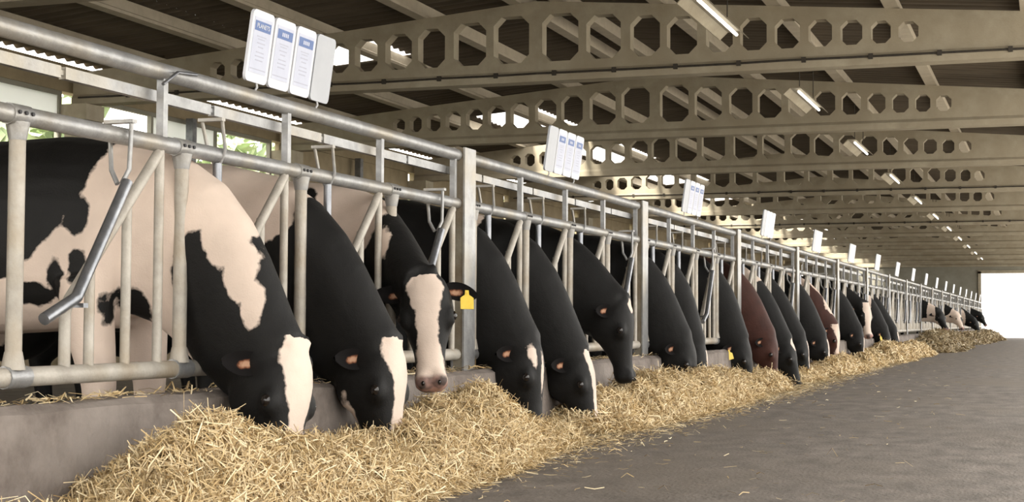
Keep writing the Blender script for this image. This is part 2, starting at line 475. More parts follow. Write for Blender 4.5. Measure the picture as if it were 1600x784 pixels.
HOLES = [0.26, 0.71, 1.135, 1.505, 1.875, 2.205, 2.53, 2.84, 3.13, 3.40, 3.65]
def beam_mesh():
    T = 0.07
    m = MB()
    zb = 2.40
    top = lambda x: 3.22 - 0.085 * abs(x)
    cells = []
    offs = HOLES
    for s in (-1, 1):
        for i, o in enumerate(offs):
            lo = 0 if i == 0 else (offs[i - 1] + o) / 2
            hi = o + (o - lo) if i == len(offs) - 1 else (offs[i + 1] + o) / 2
            hi = hi if i < len(offs) - 1 else o + 0.14
            cells.append((s, o, lo, hi))
    vs = []; fs = []
    def face(pts):
        for yy, rev in ((-T, False), (T, True)):
            q = [(p[0], yy, p[1]) for p in pts]
            m.add(q if not rev else q[::-1], [tuple(range(len(q)))])
    for s, o, lo, hi in cells:
        hw = min(o - lo, hi - o) - 0.035
        h0, h1 = 2.60, 3.10 - 0.085 * o
        ch = min(0.085, hw * 0.55, (h1 - h0) * 0.33)
        xa, xb = o - hw, o + hw
        oc = [(xb, h0 + ch), (xb, h1 - ch), (xb - ch, h1), (xa + ch, h1), (xa, h1 - ch), (xa, h0 + ch), (xa + ch, h0), (xb - ch, h0)]
        ou = {0: (hi, h0 + ch), 1: (hi, h1 - ch), 2: (xb - ch, top(xb - ch)), 3: (xa + ch, top(xa + ch)), 4: (lo, h1 - ch), 5: (lo, h0 + ch), 6: (xa + ch, zb), 7: (xb - ch, zb)}
        co = {1: (hi, top(hi)), 3: (lo, top(lo)), 5: (lo, zb), 7: (hi, zb)}
        X = lambda p: (s * p[0], p[1])
        for k in range(8):
            k2 = (k + 1) % 8
            pts = [oc[k], ou[k], ou[k2], oc[k2]] if k % 2 == 0 else [oc[k], ou[k], co[k], ou[k2], oc[k2]]
            face([X(p) for p in pts])
            a, b = X(oc[k]), X(oc[k2])
            m.add([(a[0], -T, a[1]), (b[0], -T, b[1]), (b[0], T, b[1]), (a[0], T, a[1])], [(0, 1, 2, 3)])
    e0 = offs[-1] + 0.14
    for s in (-1, 1):
        X = lambda p: (s * p[0], p[1])
        face([X(p) for p in ((e0, zb), (HALF, zb), (HALF, top(HALF)), (e0, top(e0)))])
        m.add([(s * HALF, -T, zb), (s * HALF, T, zb), (s * HALF, T, top(HALF)), (s * HALF, -T, top(HALF))], [(0, 1, 2, 3)])
        m.add([(0, -T, top(0)), (s * HALF, -T, top(HALF)), (s * HALF, T, top(HALF)), (0, T, top(0))], [(0, 1, 2, 3)])
    m.add([(-HALF, -T, zb), (HALF, -T, zb), (HALF, T, zb), (-HALF, T, zb)], [(0, 1, 2, 3)])
    # thicker bottom flange
    m.prism([(-0.10, zb - 0.001), (0.10, zb - 0.001), (0.10, zb + 0.075), (T - 0.002, zb + 0.115), (-T + 0.002, zb + 0.115), (-0.10, zb + 0.075)], 'x', -HALF, HALF)
    return m
bm0 = beam_mesh()
beam_me = None
for i, by in enumerate(beam_ys):
    r = struct(empty('roof_beam', (XC, by, EYE)))
    if beam_me is None:
        o = bm0.build('pierced_beam', M['beam'], r); beam_me = o.data
    else:
        o = link('pierced_beam', beam_me, r)
    if i in (3, 6, 8):
        m = MB(); m.tube([(-HALF + 0.1, -0.112, 2.475)] + [(x, -0.112, 2.475 + random.uniform(-.004, .004)) for x in np.arange(-5, 5.3, 0.5)], 0.011, 6); m.build('cable', M['cable'], r)
        for x in np.arange(-4.75, 5.3, 0.62):
            m = MB(); m.box(x - 0.02, x + 0.02, -0.128, -0.10, 2.45, 2.50); m.build('cable_clip', M['cable'], r)

# ------------------------------------------------------------------ feed fence
ZT, ZM, ZB_, ZL = EYE + 0.846, EYE + 0.598, EYE - 0.173, EYE + 0.768
ORD = ['first', 'second', 'third', 'fourth', 'fifth', 'sixth', 'seventh', 'eighth', 'ninth', 'tenth', 'eleventh', 'twelfth', 'thirteenth', 'fourteenth', 'fifteenth', 'sixteenth', 'seventeenth', 'eighteenth']
NB = 18
LOCKED = {0: [0, 1, 1, 0], 1: [1, 1, 1, 0], 2: [1, 1, 0, 1], 3: [1, 1, 1, 0], 4: [1, 1, 0, 0], 5: [1, 1, 0, 0], 6: [1, 1, 0, 0]}
mesh_cache = {}
def cached(key, name, maker, mat, parent, loc=(0, 0, 0)):
    if key in mesh_cache: return link(name, mesh_cache[key], parent, loc)
    o = maker().build(name, mat, parent, loc); mesh_cache[key] = o.data
    return o

def bay(i):
    ya = Y0 + 3.6 * i
    first = i == 0
    r = empty('headlock_panel', (FX, ya, 0))
    if first: lab = 'galvanised headlock panel nearest the camera, left of the first tall post'
    else: lab = 'galvanised headlock panel between the %s and %s tall posts from the left' % (ORD[i - 1], ORD[i])
    tag(r, lab, 'cattle fence', 'headlock panels of the feed fence')
    s0 = -1.0 if first else 0.075
    e0 = 3.525
    u0 = 0.0 if first else 0.14
    p = (3.56 - u0) / 4 if not first else 0.9
    key = 'a' if first else 'b'
    cached(key + 'top', 'top_rail', lambda: MB().tube([(0, s0, ZT), (0, e0, ZT)], 0.030, 14), M['galv'], r)
    cached(key + 'mid', 'middle_rail', lambda: MB().tube([(0, s0, ZM), (0, e0, ZM)], 0.0285, 14), M['galv'], r)
    cached(key + 'bot', 'bottom_rail', lambda: MB().tube([(0, s0, ZB_), (0, e0, ZB_)], 0.030, 14), M['galv_dirty'], r)
    def lockbar():
        m = MB(); ys = [s0] + [u0 + p * (j + 0.30) for j in range(4)] + [e0]
        for a, b in zip(ys[:-1], ys[1:]): m.box(-0.062, -0.036, a + 0.012, b - 0.012, ZL - 0.019, ZL + 0.019)
        m.box(-0.056, -0.042, s0, e0, ZL - 0.008, ZL + 0.008)
        return m
    cached(key + 'lock', 'locking_bar', lockbar, M['galv'], r)
    for j in range(4):
        y = u0 + p * j
        L = (0, y, 0)
        lk = LOCKED.get(i, [1, 0, 1, 0] if i % 2 else [0, 1, 0, 0])[j]
        cached('bt', 'bolted_post', lambda: MB().tube([(0.004, 0, ZB_ + 0.02), (0.004, 0, ZM - 0.02)], 0.0245, 12), M['galv_dirty'], r, L)
        if i < 9:
            cl = cached('clamp', 'clamp', lambda: MB().tube([(0, -0.045, ZM), (0, 0.045, ZM)], 0.0325, 12), M['galv'], r, L)
            cached('clampb', 'clamp', lambda: MB().tube([(0, -0.04, ZB_), (0, 0.06, ZB_)], 0.034, 12), M['galv'], r, L)
            cached('coll', 'collar', lambda: MB().tube([(0.004, 0, ZM - 0.075), (0.004, 0, ZM - 0.022)], [0.026, 0.036], 12), M['galv'], r, L)
            cached('collb', 'collar', lambda: MB().tube([(0.004, 0, ZB_ + 0.075), (0.004, 0, ZB_ + 0.022)], [0.026, 0.036], 12), M['galv_dirty'], r, L)
            if i < 4:
                for by in (-0.03, 0.0, 0.03):
                    def bolt():
                        return MB().tube([(0.028, 0, 0), (0.038, 0, 0)], 0.0065, 6)
                    cached('bolt', 'bolt', bolt, M['bolt'], cl, (0, by, ZM + 0.004))
        cached('fv' , 'upright', lambda: MB().tube([(0, 0.765, ZB_ + 0.02), (0, 0.765, ZM - 0.02)], 0.0165, 10), M['galv_dirty'], r, L)
        cached('st', 'strut', lambda: MB().box(-0.014, 0.014, 0.762, 0.79, ZM + 0.022, ZT - 0.022), M['galv'], r, L)
        cached('yk', 'yoke_bar', lambda: MB().tube([(0, 0.25, ZB_ + 0.02), (0, 0.25, 0.655), (0.004, 0.265, 0.695), (0.012, 0.74, ZM - 0.035)], 0.0185, 10), M['galv_dirty'], r, L)
        zs = lambda u: 0.695 + (u - 0.265) / 0.475 * (ZM - 0.035 - 0.695)
        cached('s1', 'stub_bar', lambda: MB().tube([(0, 0.375, ZB_ + 0.02), (0, 0.375, zs(0.375))], 0.0165, 10), M['galv_dirty'], r, L)
        cached('s2', 'stub_bar', lambda: MB().tube([(0, 0.575, ZB_ + 0.02), (0, 0.575, zs(0.575))], 0.0165, 10), M['galv_dirty'], r, L)
        if lk:
            cached('arl', 'locking_arm', lambda: MB().tube([(0.0, 0.225, 0.60), (0.004, 0.24, 0.70), (0.002, 0.245, ZM - 0.03)], 0.017, 10), M['galv_dark'], r, L)
            def loop():
                m = MB()
                for sx in (-1, 1):
                    m.tube([(sx * 0.006, 0.248, ZM - 0.045), (sx * 0.036, 0.24, ZM + 0.02), (sx * 0.042, 0.205, ZM + 0.125)], 0.0075, 6)
                m.box(-0.05, 0.05, 0.19, 0.215, ZM + 0.118, ZM + 0.13)
                return m
            cached('lpl', 'arm_loop', loop, M['galv'], r, L)
        else:
            cached('aro', 'locking_arm', lambda: MB().tube([(0.052, 0.075, 0.632), (0.052, 0.235, 0.70), (0.046, 0.505, 1.078)], 0.019, 12), M['galv_dark'], r, L)
            cached('bkt', 'pivot_bracket', lambda: MB().box(-0.02, 0.075, 0.238, 0.262, 0.668, 0.682), M['galv_dark'], r, L)
            def loop2():
                m = MB()
                for sx in (-1, 1):
                    m.tube([(0.02 + sx * 0.008, 0.50, 1.072), (0.012 + sx * 0.034, 0.515, 1.12), (sx * 0.042, 0.53, ZM + 0.045)], 0.0085, 6)
                m.box(-0.055, 0.055, 0.515, 0.545, ZM + 0.040, ZM + 0.052)
                return m
            cached('lpo', 'arm_loop', loop2, M['galv'], r, L)
    if first:
        MB().tube([(0.05, 0.70, ZT - 0.055), (0.045, 0.80, ZT + 0.0), (0.04, 0.93, ZT + 0.012)], 0.006, 6).build('wire_hook', M['galv_dark'], r)
    return r
for i in range(NB): bay(i)

def post_mesh():
    m = MB(); zt = EYE + 0.885
    m.box(0.026, 0.036, -0.078, 0.078, -0.02, zt); m.box(-0.036, -0.026, -0.078, 0.078, -0.02, zt)
    m.box(-0.026, 0.026, -0.072, -0.060, -0.02, zt - 0.004, mi=1); m.box(-0.026, 0.026, 0.060, 0.072, -0.02, zt - 0.004, mi=1)
    return m
pm = None
for i in range(0, NB):
    y = Y0 + 3.6 * i if i else 2.72
    if pm is None:
        o = post_mesh().build('fence_post', [M['galv'], M['post_web']]); pm = o.data
    else: o = link('fence_post', pm)
    o.location = (FX + 0.01, y, 0)
    if i == 0: lab = 'steel fence post at the near end of the feed fence'
    else: lab = '%s tall steel fence post from the left along the feed fence' % ORD[i - 1]
    tag(o, lab, 'fence post', 'tall posts of the feed fence')

# ------------------------------------------------------------------ cards above the fence
def rounded(w, h, rr, k=4):
    pts = []
    for cx, cy, a0 in ((w / 2 - rr, h - rr, 0), (-w / 2 + rr, h - rr, 90), (-w / 2 + rr, rr, 180), (w / 2 - rr, rr, 270)):
        for j in range(k + 1):
            a = math.radians(a0 + 90 * j / k)
            pts.append((cx + rr * math.cos(a), cy + rr * math.sin(a)))
    return pts
def text_mesh(txt, size):
    cu = bpy.data.curves.new('lettering', 'FONT'); cu.body = txt; cu.size = size; cu.align_x = 'CENTER'; cu.align_y = 'CENTER'; cu.extrude = 0.0006
    o = bpy.data.objects.new('lettering', cu); C.objects.link(o)
    me = bpy.data.meshes.new_from_object(o.evaluated_get(bpy.context.evaluated_depsgraph_get()))
    bpy.data.objects.remove(o); bpy.data.curves.remove(cu)
    return me
WORDS = [['PLANETS', None, None], [None, None, None], [None, None, None]]
for i in range(NB):
    yc = Y0 + 3.6 * i + 1.66
    zc = ZT + 0.055
    r = empty('card_holder', (FX, yc, ZT))
    tag(r, ('large near rack of four white cards with blue headings, leftmost above the fence' if i == 0 else
            'rack of white cards above the fence, %s from the left' % ORD[i]), 'sign', 'card racks above the feed fence')
    nc = 4
    blank = 3 if i == 0 else 0
    near = i < 3
    for j in range(nc):
        w, h = 0.166, 0.272
        y = (j - 1.5) * 0.178
        zz = 0.055 - (0.0 if j else 0.0)
        key = ('card', j == blank)
        def card():
            m = MB(); m.prism(rounded(w, h, 0.022), 'x', -0.006, 0.006); return m
        c = cached(key, 'card', card, M['greyplastic'] if j == blank else M['white'], r, (0.01, y, zz))
        c.rotation_euler = (0.0, math.radians(8.0), 0)      # leaning out over the passage
        if near and j != blank:
            cached('sheet', 'printed_sheet', lambda: MB().prism([(-0.066, 0.035), (0.066, 0.035), (0.066, 0.245), (-0.066, 0.245)], 'x', 0.0055, 0.0072), M['print'], c)
            cached('head', 'heading_band', lambda: MB().prism([(-0.06, 0.195), (0.06, 0.195), (0.06, 0.232), (-0.06, 0.232)], 'x', 0.0065, 0.0082), M['blue'], c)
            def lines():
                m = MB(); rr = random.Random(3)
                for z, hw in ((0.175, .035), (0.165, .025), (0.150, .03), (0.135, .02), (0.115, .03), (0.100, .034), (0.085, .028), (0.05, .06)):
                    m.box(0.0068, 0.0076, -hw, hw, z - 0.0022, z + 0.0022)
                return m
            cached('lines', 'print_lines', lines, M['greyprint'], c)
            if i == 0 and j == 0:
                me = text_mesh('PLANETS', 0.0245); me.materials.append(M['white'])
                t = link('lettering', me, c, (0.0086, 0, 0.2135)); t.rotation_euler = (math.radians(90), 0, math.radians(90))
            else:
                def blk():
                    m = MB()
                    for q in range(4): m.box(0.0082, 0.0088, -0.026 + q * 0.014, -0.017 + q * 0.014, 0.206, 0.221)
                    return m
                cached('blk', 'heading_print', blk, M['print'], c)
    for yy in (-0.255, 0.255):
        cached('hook', 'hanger_rod', lambda: MB().tube([(0, 0, 0.02), (0.01, 0.012, 0.04), (0.008, 0, 0.075)], 0.005, 6), M['galv'], r, (0, yy, 0))

# ------------------------------------------------------------------ passage lamps
for i in range(11):
    y = 12.1 + DB * i
    r = empty('ceiling_lamp', (-2.55, y, EYE + 2.42))
    tag(r, ('nearest fluorescent lamp hung below the roof over the passage' if i == 0 else '%s fluorescent lamp along the passage, counted from the camera' % ORD[i]), 'lamp', 'fluorescent lamps over the passage')
    cached('lh', 'housing', lambda: MB().prism([(-0.13, 0.0), (-0.06, 0.075), (0.06, 0.075), (0.13, 0.0), (0.122, 0.0), (0.055, 0.062), (-0.055, 0.062), (-0.122, 0.0)], 'y', -0.8, 0.8), M['beam'], r)
    cached('lt', 'tube', lambda: MB().tube([(0.03, -0.75, 0.03), (0.03, 0.75, 0.03)], 0.014, 8), M['tubelight'], r)
    for s in (-1, 1):
        cached('lr%d' % s, 'hanger_rod', lambda: MB().tube([(0, s * 0.5, 0.075), (0, s * 0.5, roofz(-2.55, 3.37) - EYE - 2.42)], 0.005, 6), M['cable'], r)

# ------------------------------------------------------------------ cows
def unit(v): v = np.array(v, float); return v / np.linalg.norm(v)

def loft(rings):
    n = len(rings[0]); V = [v for r in rings for v in r]; F = []
    for i in range(len(rings) - 1):
        for k in range(n):
            k2 = (k + 1) % n
            F.append((i * n + k, i * n + k2, (i + 1) * n + k2, (i + 1) * n + k))
    F.append(tuple(range(n - 1, -1, -1))); F.append(tuple((len(rings) - 1) * n + k for k in range(n)))
    return V, F

def ring(c, s, nrm, hw, ht, hb, n=28, e=2.3):
    """superellipse: lateral s (half width hw), up nrm (ht above c, hb below)"""
    out = []
    for k in range(n):
        a = 2 * math.pi * k / n
        ca, sa = math.cos(a), math.sin(a)
        x = math.copysign(abs(ca) ** (2 / e), ca) * hw
        y = math.copysign(abs(sa) ** (2 / e), sa)
        out.append(c + s * x + nrm * (y * (ht if y > 0 else hb)))
    return out

def ellipsoid(m, c, ax, r, n=14):
    """ax 3 unit axes, r 3 radii"""
    V = []; F = []
    for i in range(n + 1):
        th = math.pi * i / n
        for k in range(n):
            ph = 2 * math.pi * k / n
            V.append(c + ax[0] * r[0] * math.sin(th) * math.cos(ph) + ax[1] * r[1] * math.sin(th) * math.sin(ph) + ax[2] * r[2] * math.cos(th))
    for i in range(n):
        for k in range(n):
            k2 = (k + 1) % n
            F.append((i * n + k, i * n + k2, (i + 1) * n + k2, (i + 1) * n + k))
    m.add(V, F)

HL = 0.50
def ear_mesh(side):
    """ear along +x (length), width along z, cup opening towards -y*side; two materials"""
    L, W = 0.15, 0.044
    nu, nv = 9, 7
    pts = {}
    vs = []; fs = []; mi = []
    for lay in (0, 1):
        for i in range(nu):
            u = i / (nu - 1)
            w = W * (math.sin(math.pi * min(0.99, 0.17 + u * 0.80)) ** 0.6)
            for j in range(nv):
                v = -1 + 2 * j / (nv - 1)
                cup = 0.030 * (1 - v * v) * math.sin(math.pi * (0.15 + 0.8 * u))
                th = 0.006 * (1 if lay else -1) * (1 - abs(v) ** 3)
                pts[(lay, i, j)] = len(vs)
                vs.append((u * L, cup + th, v * w - 0.02 * u * u))
        for i in range(nu - 1):
            for j in range(nv - 1):
                q = (pts[(lay, i, j)], pts[(lay, i + 1, j)], pts[(lay, i + 1, j + 1)], pts[(lay, i, j + 1)])
                fs.append(q if lay else q[::-1]); mi.append(1 if lay == 0 else 0)
    m = MB(); m.v = vs; m.f = fs; m.sm = [True] * len(fs); m.mi = mi
    return m

def cow(label, Y, poll, muz, dref=(1, 0, 0), blobs=(), blaze=None, base=-1.0, coat='coat', voxel=0.016, tag_near=None, tag_far=None,
        body=(-0.12, 1.0), ear_tip=(0.22, -0.45), earw=(), nose=True, legs=True, seed=0, horn=0, neck=1.0):
    """one cow; local frame: x out of the fence towards the passage, y along the fence, origin on the ground in the fence plane"""
    P = np.array(poll, float); Q = np.array(muz, float)
    a = unit(Q - P)
    d = np.array(dref, float); d = unit(d - a * (d @ a))
    s = np.cross(d, a)                      # the cow's left
    m = MB()
    bx, bs = body                           # shift back, size
    # trunk and neck in one sweep
    trunk = [(-2.22, 1.10, .07, .10, .10), (-2.16, 1.08, .17, .18, .22), (-1.98, 1.04, .245, .255, .33), (-1.70, 1.02, .275, .27, .38), (-1.35, .98, .325, .31, .40),
             (-1.00, .95, .335, .345, .375), (-0.72, .96, .285, .345, .37), (-0.52, .96, .235, .325, .36)]
    rings = []
    for x, z, hw, ht, hb in trunk:
        rings.append(ring(np.array([x - bx, 0, z * bs]), np.array([0, 1.0, 0]), np.array([0, 0, 1.0]), hw, ht * bs, hb * bs))
    N0 = np.array([-0.52 - bx, 0, .955 * bs]); N3 = P - d * 0.115 + a * 0.07
    dirn = unit(-d * 0.35 - (N3 - N0) / np.linalg.norm(N3 - N0) * -1.0)
    N1 = N0 + np.array([0.34, 0, 0.015]); N2 = N3 - unit(unit(N3 - N0) + unit(d * 0.55 + a * 0.45) * 0.45) * 0.26
    for t in (0.16, 0.30, 0.44, 0.58, 0.72, 0.86, 1.0):
        c = (1 - t) ** 3 * N0 + 3 * (1 - t) ** 2 * t * N1 + 3 * (1 - t) * t * t * N2 + t ** 3 * N3
        T = unit(3 * (1 - t) ** 2 * (N1 - N0) + 6 * (1 - t) * t * (N2 - N1) + 3 * t * t * (N3 - N2))
        up = np.array([0, 0, 1.0]) * (1 - t) + d * t + np.array([0, 0, 0.2])
        S = unit(np.cross(up, T)) if t < 0.5 else unit(np.cross(up, T))
        U = np.cross(T, S)
        hw = np.interp(t, [0, .2, .45, .7, 1], [.22, .17, .130, .118, .10]) * neck
        hh = np.interp(t, [0, .2, .45, .7, 1], [.325, .305, .265, .225, .175]) * neck
        rings.append(ring(c, S, U, hw, hh, hh * 1.03))
    V, F = loft(rings); m.add(V, F)
    # head
    st = [(-.05, .045, -.04, .095), (0, .082, .0, .145), (.10, .102, .014, .19), (.24, .114, .018, .222), (.38, .108, .010, .220), (.50, .086, .002, .182),
          (.65, .066, -.006, .140), (.80, .060, -.010, .112), (.90, .070, -.010, .112), (.97, .067, -.018, .105), (1.02, .042, -.035, .085)]
    rings = []
    for t, hw, top, bot in st:
        hw *= 1.07; bot *= 1.16
        c = P + a * (t * HL) + d * ((top - bot) / 2)
        rings.append(ring(c, s, d, hw, (top + bot) / 2, (top + bot) / 2, e=2.5))
    V, F = loft(rings); m.add(V, F)
    for sg in (-1, 1):
        ellipsoid(m, P + a * (0.36 * HL) + s * sg * 0.094 - d * 0.045, (a, s, d), (.055, .034, .038))       # brow
        ellipsoid(m, P + a * (0.93 * HL) + s * sg * 0.036 - d * 0.025, (a, s, d), (.045, .036, .03))          # nostril wing
        ellipsoid(m, P + a * (0.28 * HL) + s * sg * 0.066 - d * 0.17, (a, s, d), (.12, .047, .085))            # cheek
        # shoulder blade
        ellipsoid(m, np.array([-0.56 - bx, sg * 0.16, .90 * bs]), np.eye(3), (.15, .085, .30))
        ellipsoid(m, np.array([-1.80 - bx, sg * 0.17, .95 * bs]), np.eye(3), (.24, .11, .32))
        if legs:
            def leg(pp):
                mm = MB(); mm.tube([p[:3] for p in pp], [p[3] for p in pp], 14); m.add(mm.v, mm.f)
            leg([(-.56 - bx, sg * .17, .78, .105), (-.53 - bx, sg * .17, .58, .085), (-.50 - bx, sg * .16, .40, .062), (-.50 - bx, sg * .16, .33, .056), (-.50 - bx, sg * .155, .20, .040), (-.49 - bx, sg * .155, .10, .048), (-.46 - bx, sg * .155, .045, .052), (-.45 - bx, sg * .155, -.015, .060)])
            leg([(-1.86 - bx, sg * .18, .86, .15), (-1.80 - bx, sg * .18, .68, .12), (-1.93 - bx, sg * .175, .52, .075), (-2.02 - bx, sg * .17, .43, .058), (-1.99 - bx, sg * .165, .25, .042), (-1.97 - bx, sg * .165, .10, .048), (-1.94 - bx, sg * .165, .045, .052), (-1.92 - bx, sg * .165, -.015, .060)])
    ellipsoid(m, P - d * 0.05 + a * 0.005, (a, s, d), (.05, .075, .06))
    ellipsoid(m, np.array([-1.62 - bx, 0, .60]), np.eye(3), (.24, .17, .16))                                    # udder
    mm = MB(); mm.tube([(-2.18 - bx, 0, 1.22), (-2.30 - bx, 0, 1.12), (-2.33 - bx, 0, .80), (-2.31 - bx, .02, .45)], [.035, .03, .022, .035], 8); m.add(mm.v, mm.f)
    for k in range(5):
        ellipsoid(m, P + s * (k - 2) * 0.022 - d * 0.02 - a * (0.022 + 0.012 * ((k * 7 + seed) % 3)), (a, s, d), (.032, .016, .026), 8)
    # one continuous skin
    tmp = bpy.data.objects.new('tmp', m.mesh('tmp')); C.objects.link(tmp)
    import bmesh
    bmm = bmesh.new(); bmm.from_mesh(tmp.data); bmesh.ops.recalc_face_normals(bmm, faces=bmm.faces); bmm.to_mesh(tmp.data); bmm.free()
    md = tmp.modifiers.new('r', 'REMESH'); md.mode = 'VOXEL'; md.voxel_size = voxel; md.use_smooth_shade = True
    ms = tmp.modifiers.new('s', 'SMOOTH'); ms.factor = 0.5; ms.iterations = 5 if voxel < 0.02 else 3
    me = bpy.data.meshes.new_from_object(tmp.evaluated_get(bpy.context.evaluated_depsgraph_get()))
    od = tmp.data; bpy.data.objects.remove(tmp); bpy.data.meshes.remove(od)
    me.name = 'cow'
    me.materials.clear(); me.materials.append(M[coat])
    # coat pattern
    n = len(me.vertices); co = np.zeros(n * 3, np.float32); me.vertices.foreach_get('co', co); co = co.reshape(-1, 3).astype(float)
    rel = co - P
    t = rel @ a / HL; lat = rel @ s; dor = rel @ d
    f = np.full(n, base)
    for kind, c, r in blobs:
        if kind in 'WB':        # head space: t, lateral, dorsal
            q = np.stack([(t - c[0]) * HL / r[0], (lat - c[1]) / r[1], (dor - c[2]) / r[2]], 1)
        else:
            q = (co - np.array(c)) / np.array(r)
        k = (1 - np.linalg.norm(q, axis=1)) * min(r)
        f = np.maximum(f, k) if kind in 'wW' else np.minimum(f, -k)
    head = (t > -0.12) & (np.abs(lat) < 0.2) & (dor > -0.34) & (dor < 0.12) & (t < 1.2)
    if blaze:
        w = np.interp(t, [b[0] for b in blaze], [b[1] for b in blaze])
        k = np.minimum(w - np.abs(lat - (blaze[0][2] if len(blaze[0]) > 2 else 0)), dor + 0.085)
        k = np.where(head & (t > blaze[0][0] - 0.02), k, -1)
        f = np.maximum(f, k)
    at = me.attributes.new('patch', 'FLOAT', 'POINT'); at.data.foreach_set('value', f.astype(np.float32))
    nz = np.clip((t - 0.885 + dor * 0.5) / 0.04, 0, 1) * head * (1.0 if nose else 0.0)
    at = me.attributes.new('nose', 'FLOAT', 'POINT'); at.data.foreach_set('value', nz.astype(np.float32))
    o = link('cow', me, None, (FX, Y, 0))
    tag(o, label, 'cow', 'cows feeding along the fence')
    # parts
    def mat4(c, ex, ey, ez):
        return Matrix(((ex[0], ey[0], ez[0], c[0]), (ex[1], ey[1], ez[1], c[1]), (ex[2], ey[2], ez[2], c[2]), (0, 0, 0, 1)))
    for sg in (-1, 1):
        ec = P + a * (0.36 * HL) + s * sg * 0.117 - d * 0.042
        e = cached('eye', 'eye', lambda: (lambda mm: (ellipsoid(mm, np.zeros(3), np.eye(3), (.023, .017, .019), 12), mm)[1])(MB()), M['eye'], o)
        e.data.polygons.foreach_set('use_smooth', [True] * len(e.data.polygons))
        e.matrix_local = mat4(ec, a, s, d)
        bp = P + a * (0.09 * HL) + s * sg * 0.085 - d * 0.095
        ex = unit(s * sg + a * ear_tip[0] + d * ear_tip[1]); ez = unit(-a - ex * (-a @ ex)); ey = np.cross(ez, ex)
        # the cup opens to the front of the head
        fl = 1 if ey @ d < 0 else -1
        if fl < 0: ey = -ey; ez = -ez
        key = 'ear' + coat
        er = cached(key, 'ear', lambda: ear_mesh(1), [M[coat + '_ear'], M['ear_inner']], o)
        er.matrix_local = mat4(bp, ex, ey, ez)
        tg = tag_near if sg < 0 else tag_far
        if tg:
            def tagm():
                mm = MB(); mm.prism([(-.030, -.06), (.030, -.06), (.030, -.008), (.020, .0), (.010, .006), (.008, .028), (-.008, .028), (-.010, .006), (-.020, 0), (-.030, -.008)], 'y', -.0015, .0015)
                mm.tube([(0, -.004, .018), (0, .006, .018)], 0.006, 8); return mm
            tgo = cached('tag' + tg, 'ear_tag', tagm, M[tg], er)
            tgo.matrix_local = Matrix.Translation((0.10, -0.012, -0.028 if fl > 0 else 0.028)) @ Matrix.Rotation(0 if fl > 0 else math.pi, 4, 'Y')
            tgo['label'] = tg + ' plastic ear tag'
        if voxel < 0.02:
            nc = P + a * (0.965 * HL) + s * sg * 0.036 - d * 0.012
            nn = cached('nostril', 'nostril', lambda: (lambda mm: (ellipsoid(mm, np.zeros(3), np.eye(3), (.014, .010, .016), 10), mm)[1])(MB()), M['eye'], o)
            nn.matrix_local = mat4(nc, a, s, d)
    return o

M['coat_ear'] = mat_noise('black_ear_hair', (0.004, 0.004, 0.004), (0.008, 0.007, 0.007), 40, 0.9)
M['coat_brown_ear'] = mat_noise('brown_ear_hair', (0.045, 0.016, 0.01), (0.07, 0.025, 0.016), 40, 0.7)

def slot(i, j):
    """Y of the neck gap of headlock j in panel i"""
    if i == 0: return Y0 + 0.9 * j + 0.13
    return Y0 + 3.6 * i + 0.14 + 0.855 * j + 0.13

NARROW = [(-.05, .05), (.1, .055), (.3, .035), (.6, .03), (.9, .04)]
# A, nearest
cow('large white cow with black patches nearest the camera, white forehead, head low in the hay', slot(0, 1), (0.42, -0.02, 0.525), (0.44, -0.10, 0.05), dref=(1, -0.25, 0),
    base=1.0, voxel=0.012, body=(-0.2, 1.0), tag_far='yellow',
    blobs=[('b', (-1.2, 0, 1.25), (0.9, 3, 0.62)), ('b', (-.35, -.3, 1.00), (.05, .3, .07)), ('b', (-.43, -.3, .77), (.036, .3, .07)), ('b', (-.53, -.3, .72), (.085, .3, .045)), ('b', (-.34, -.3, .82), (.04, .3, .06)),
           ('b', (-.20, -.3, .67), (.07, .35, .09)), ('b', (.10, 0, .76), (.14, .5, .20)), ('b', (.32, 0, .58), (.34, .6, .36)),
           ('w', (.05, 0, 1.06), (.16, .3, .13)), ('w', (.16, -.1, .93), (.075, .3, .12)), ('w', (.225, -.1, .80), (.055, .3, .11)), ('w', (.275, -.1, .69), (.04, .3, .08))],
    blaze=[(-.08, .07), (.1, .085), (.3, .065), (.5, .038), (.8, .036), (1, .06)])
# B
cow('second cow along the fence, black neck and white face, muzzle in the hay', slot(0, 2), (0.38, 0.0, 0.53), (0.42, -0.05, 0.05), dref=(1, -0.12, 0), voxel=0.013,
    blobs=[('w', (-.42, 0, 1.17), (.45, .6, .30)), ('w', (-1.5, 0, 1.0), (.35, .5, .5)), ('b', (.16, 0, 1.0), (.20, .5, .3)), ('W', (.48, -.06, -.19), (.13, .05, .03))],
    blaze=[(-.05, .075), (.1, .085), (.25, .06), (.4, .04), (.7, .045), (1, .07)], tag_near=None)
# C looks at the camera
cow('cow with broad white blaze raising its head and facing the camera', slot(0, 3) + 0.02, (0.245, -0.33, 0.83), (0.33, -0.44, 0.345), dref=(0.36, -0.92, 0.12), voxel=0.013,
    blobs=[('w', (-.35, 0, 1.12), (.36, .5, .26)), ('b', (-.42, -.1, 1.16), (.05, .3, .10)), ('w', (.02, -.1, .98), (.035, .3, .09))],
    blaze=[(.0, .055), (.06, .082), (.16, .078), (.36, .050), (.55, .046), (.78, .060), (1, .08)], tag_far='yellow', ear_tip=(0.06, -0.15))
# D
cow('black cow with small white forehead streaks just right of the first tall post', slot(1, 0), (0.33, 0.0, 0.52), (0.37, -0.02, 0.06), voxel=0.014,
    blobs=[('W', (.12, -.075, .0), (.06, .022, .05)), ('W', (.34, .0, .02), (.10, .022, .05))])
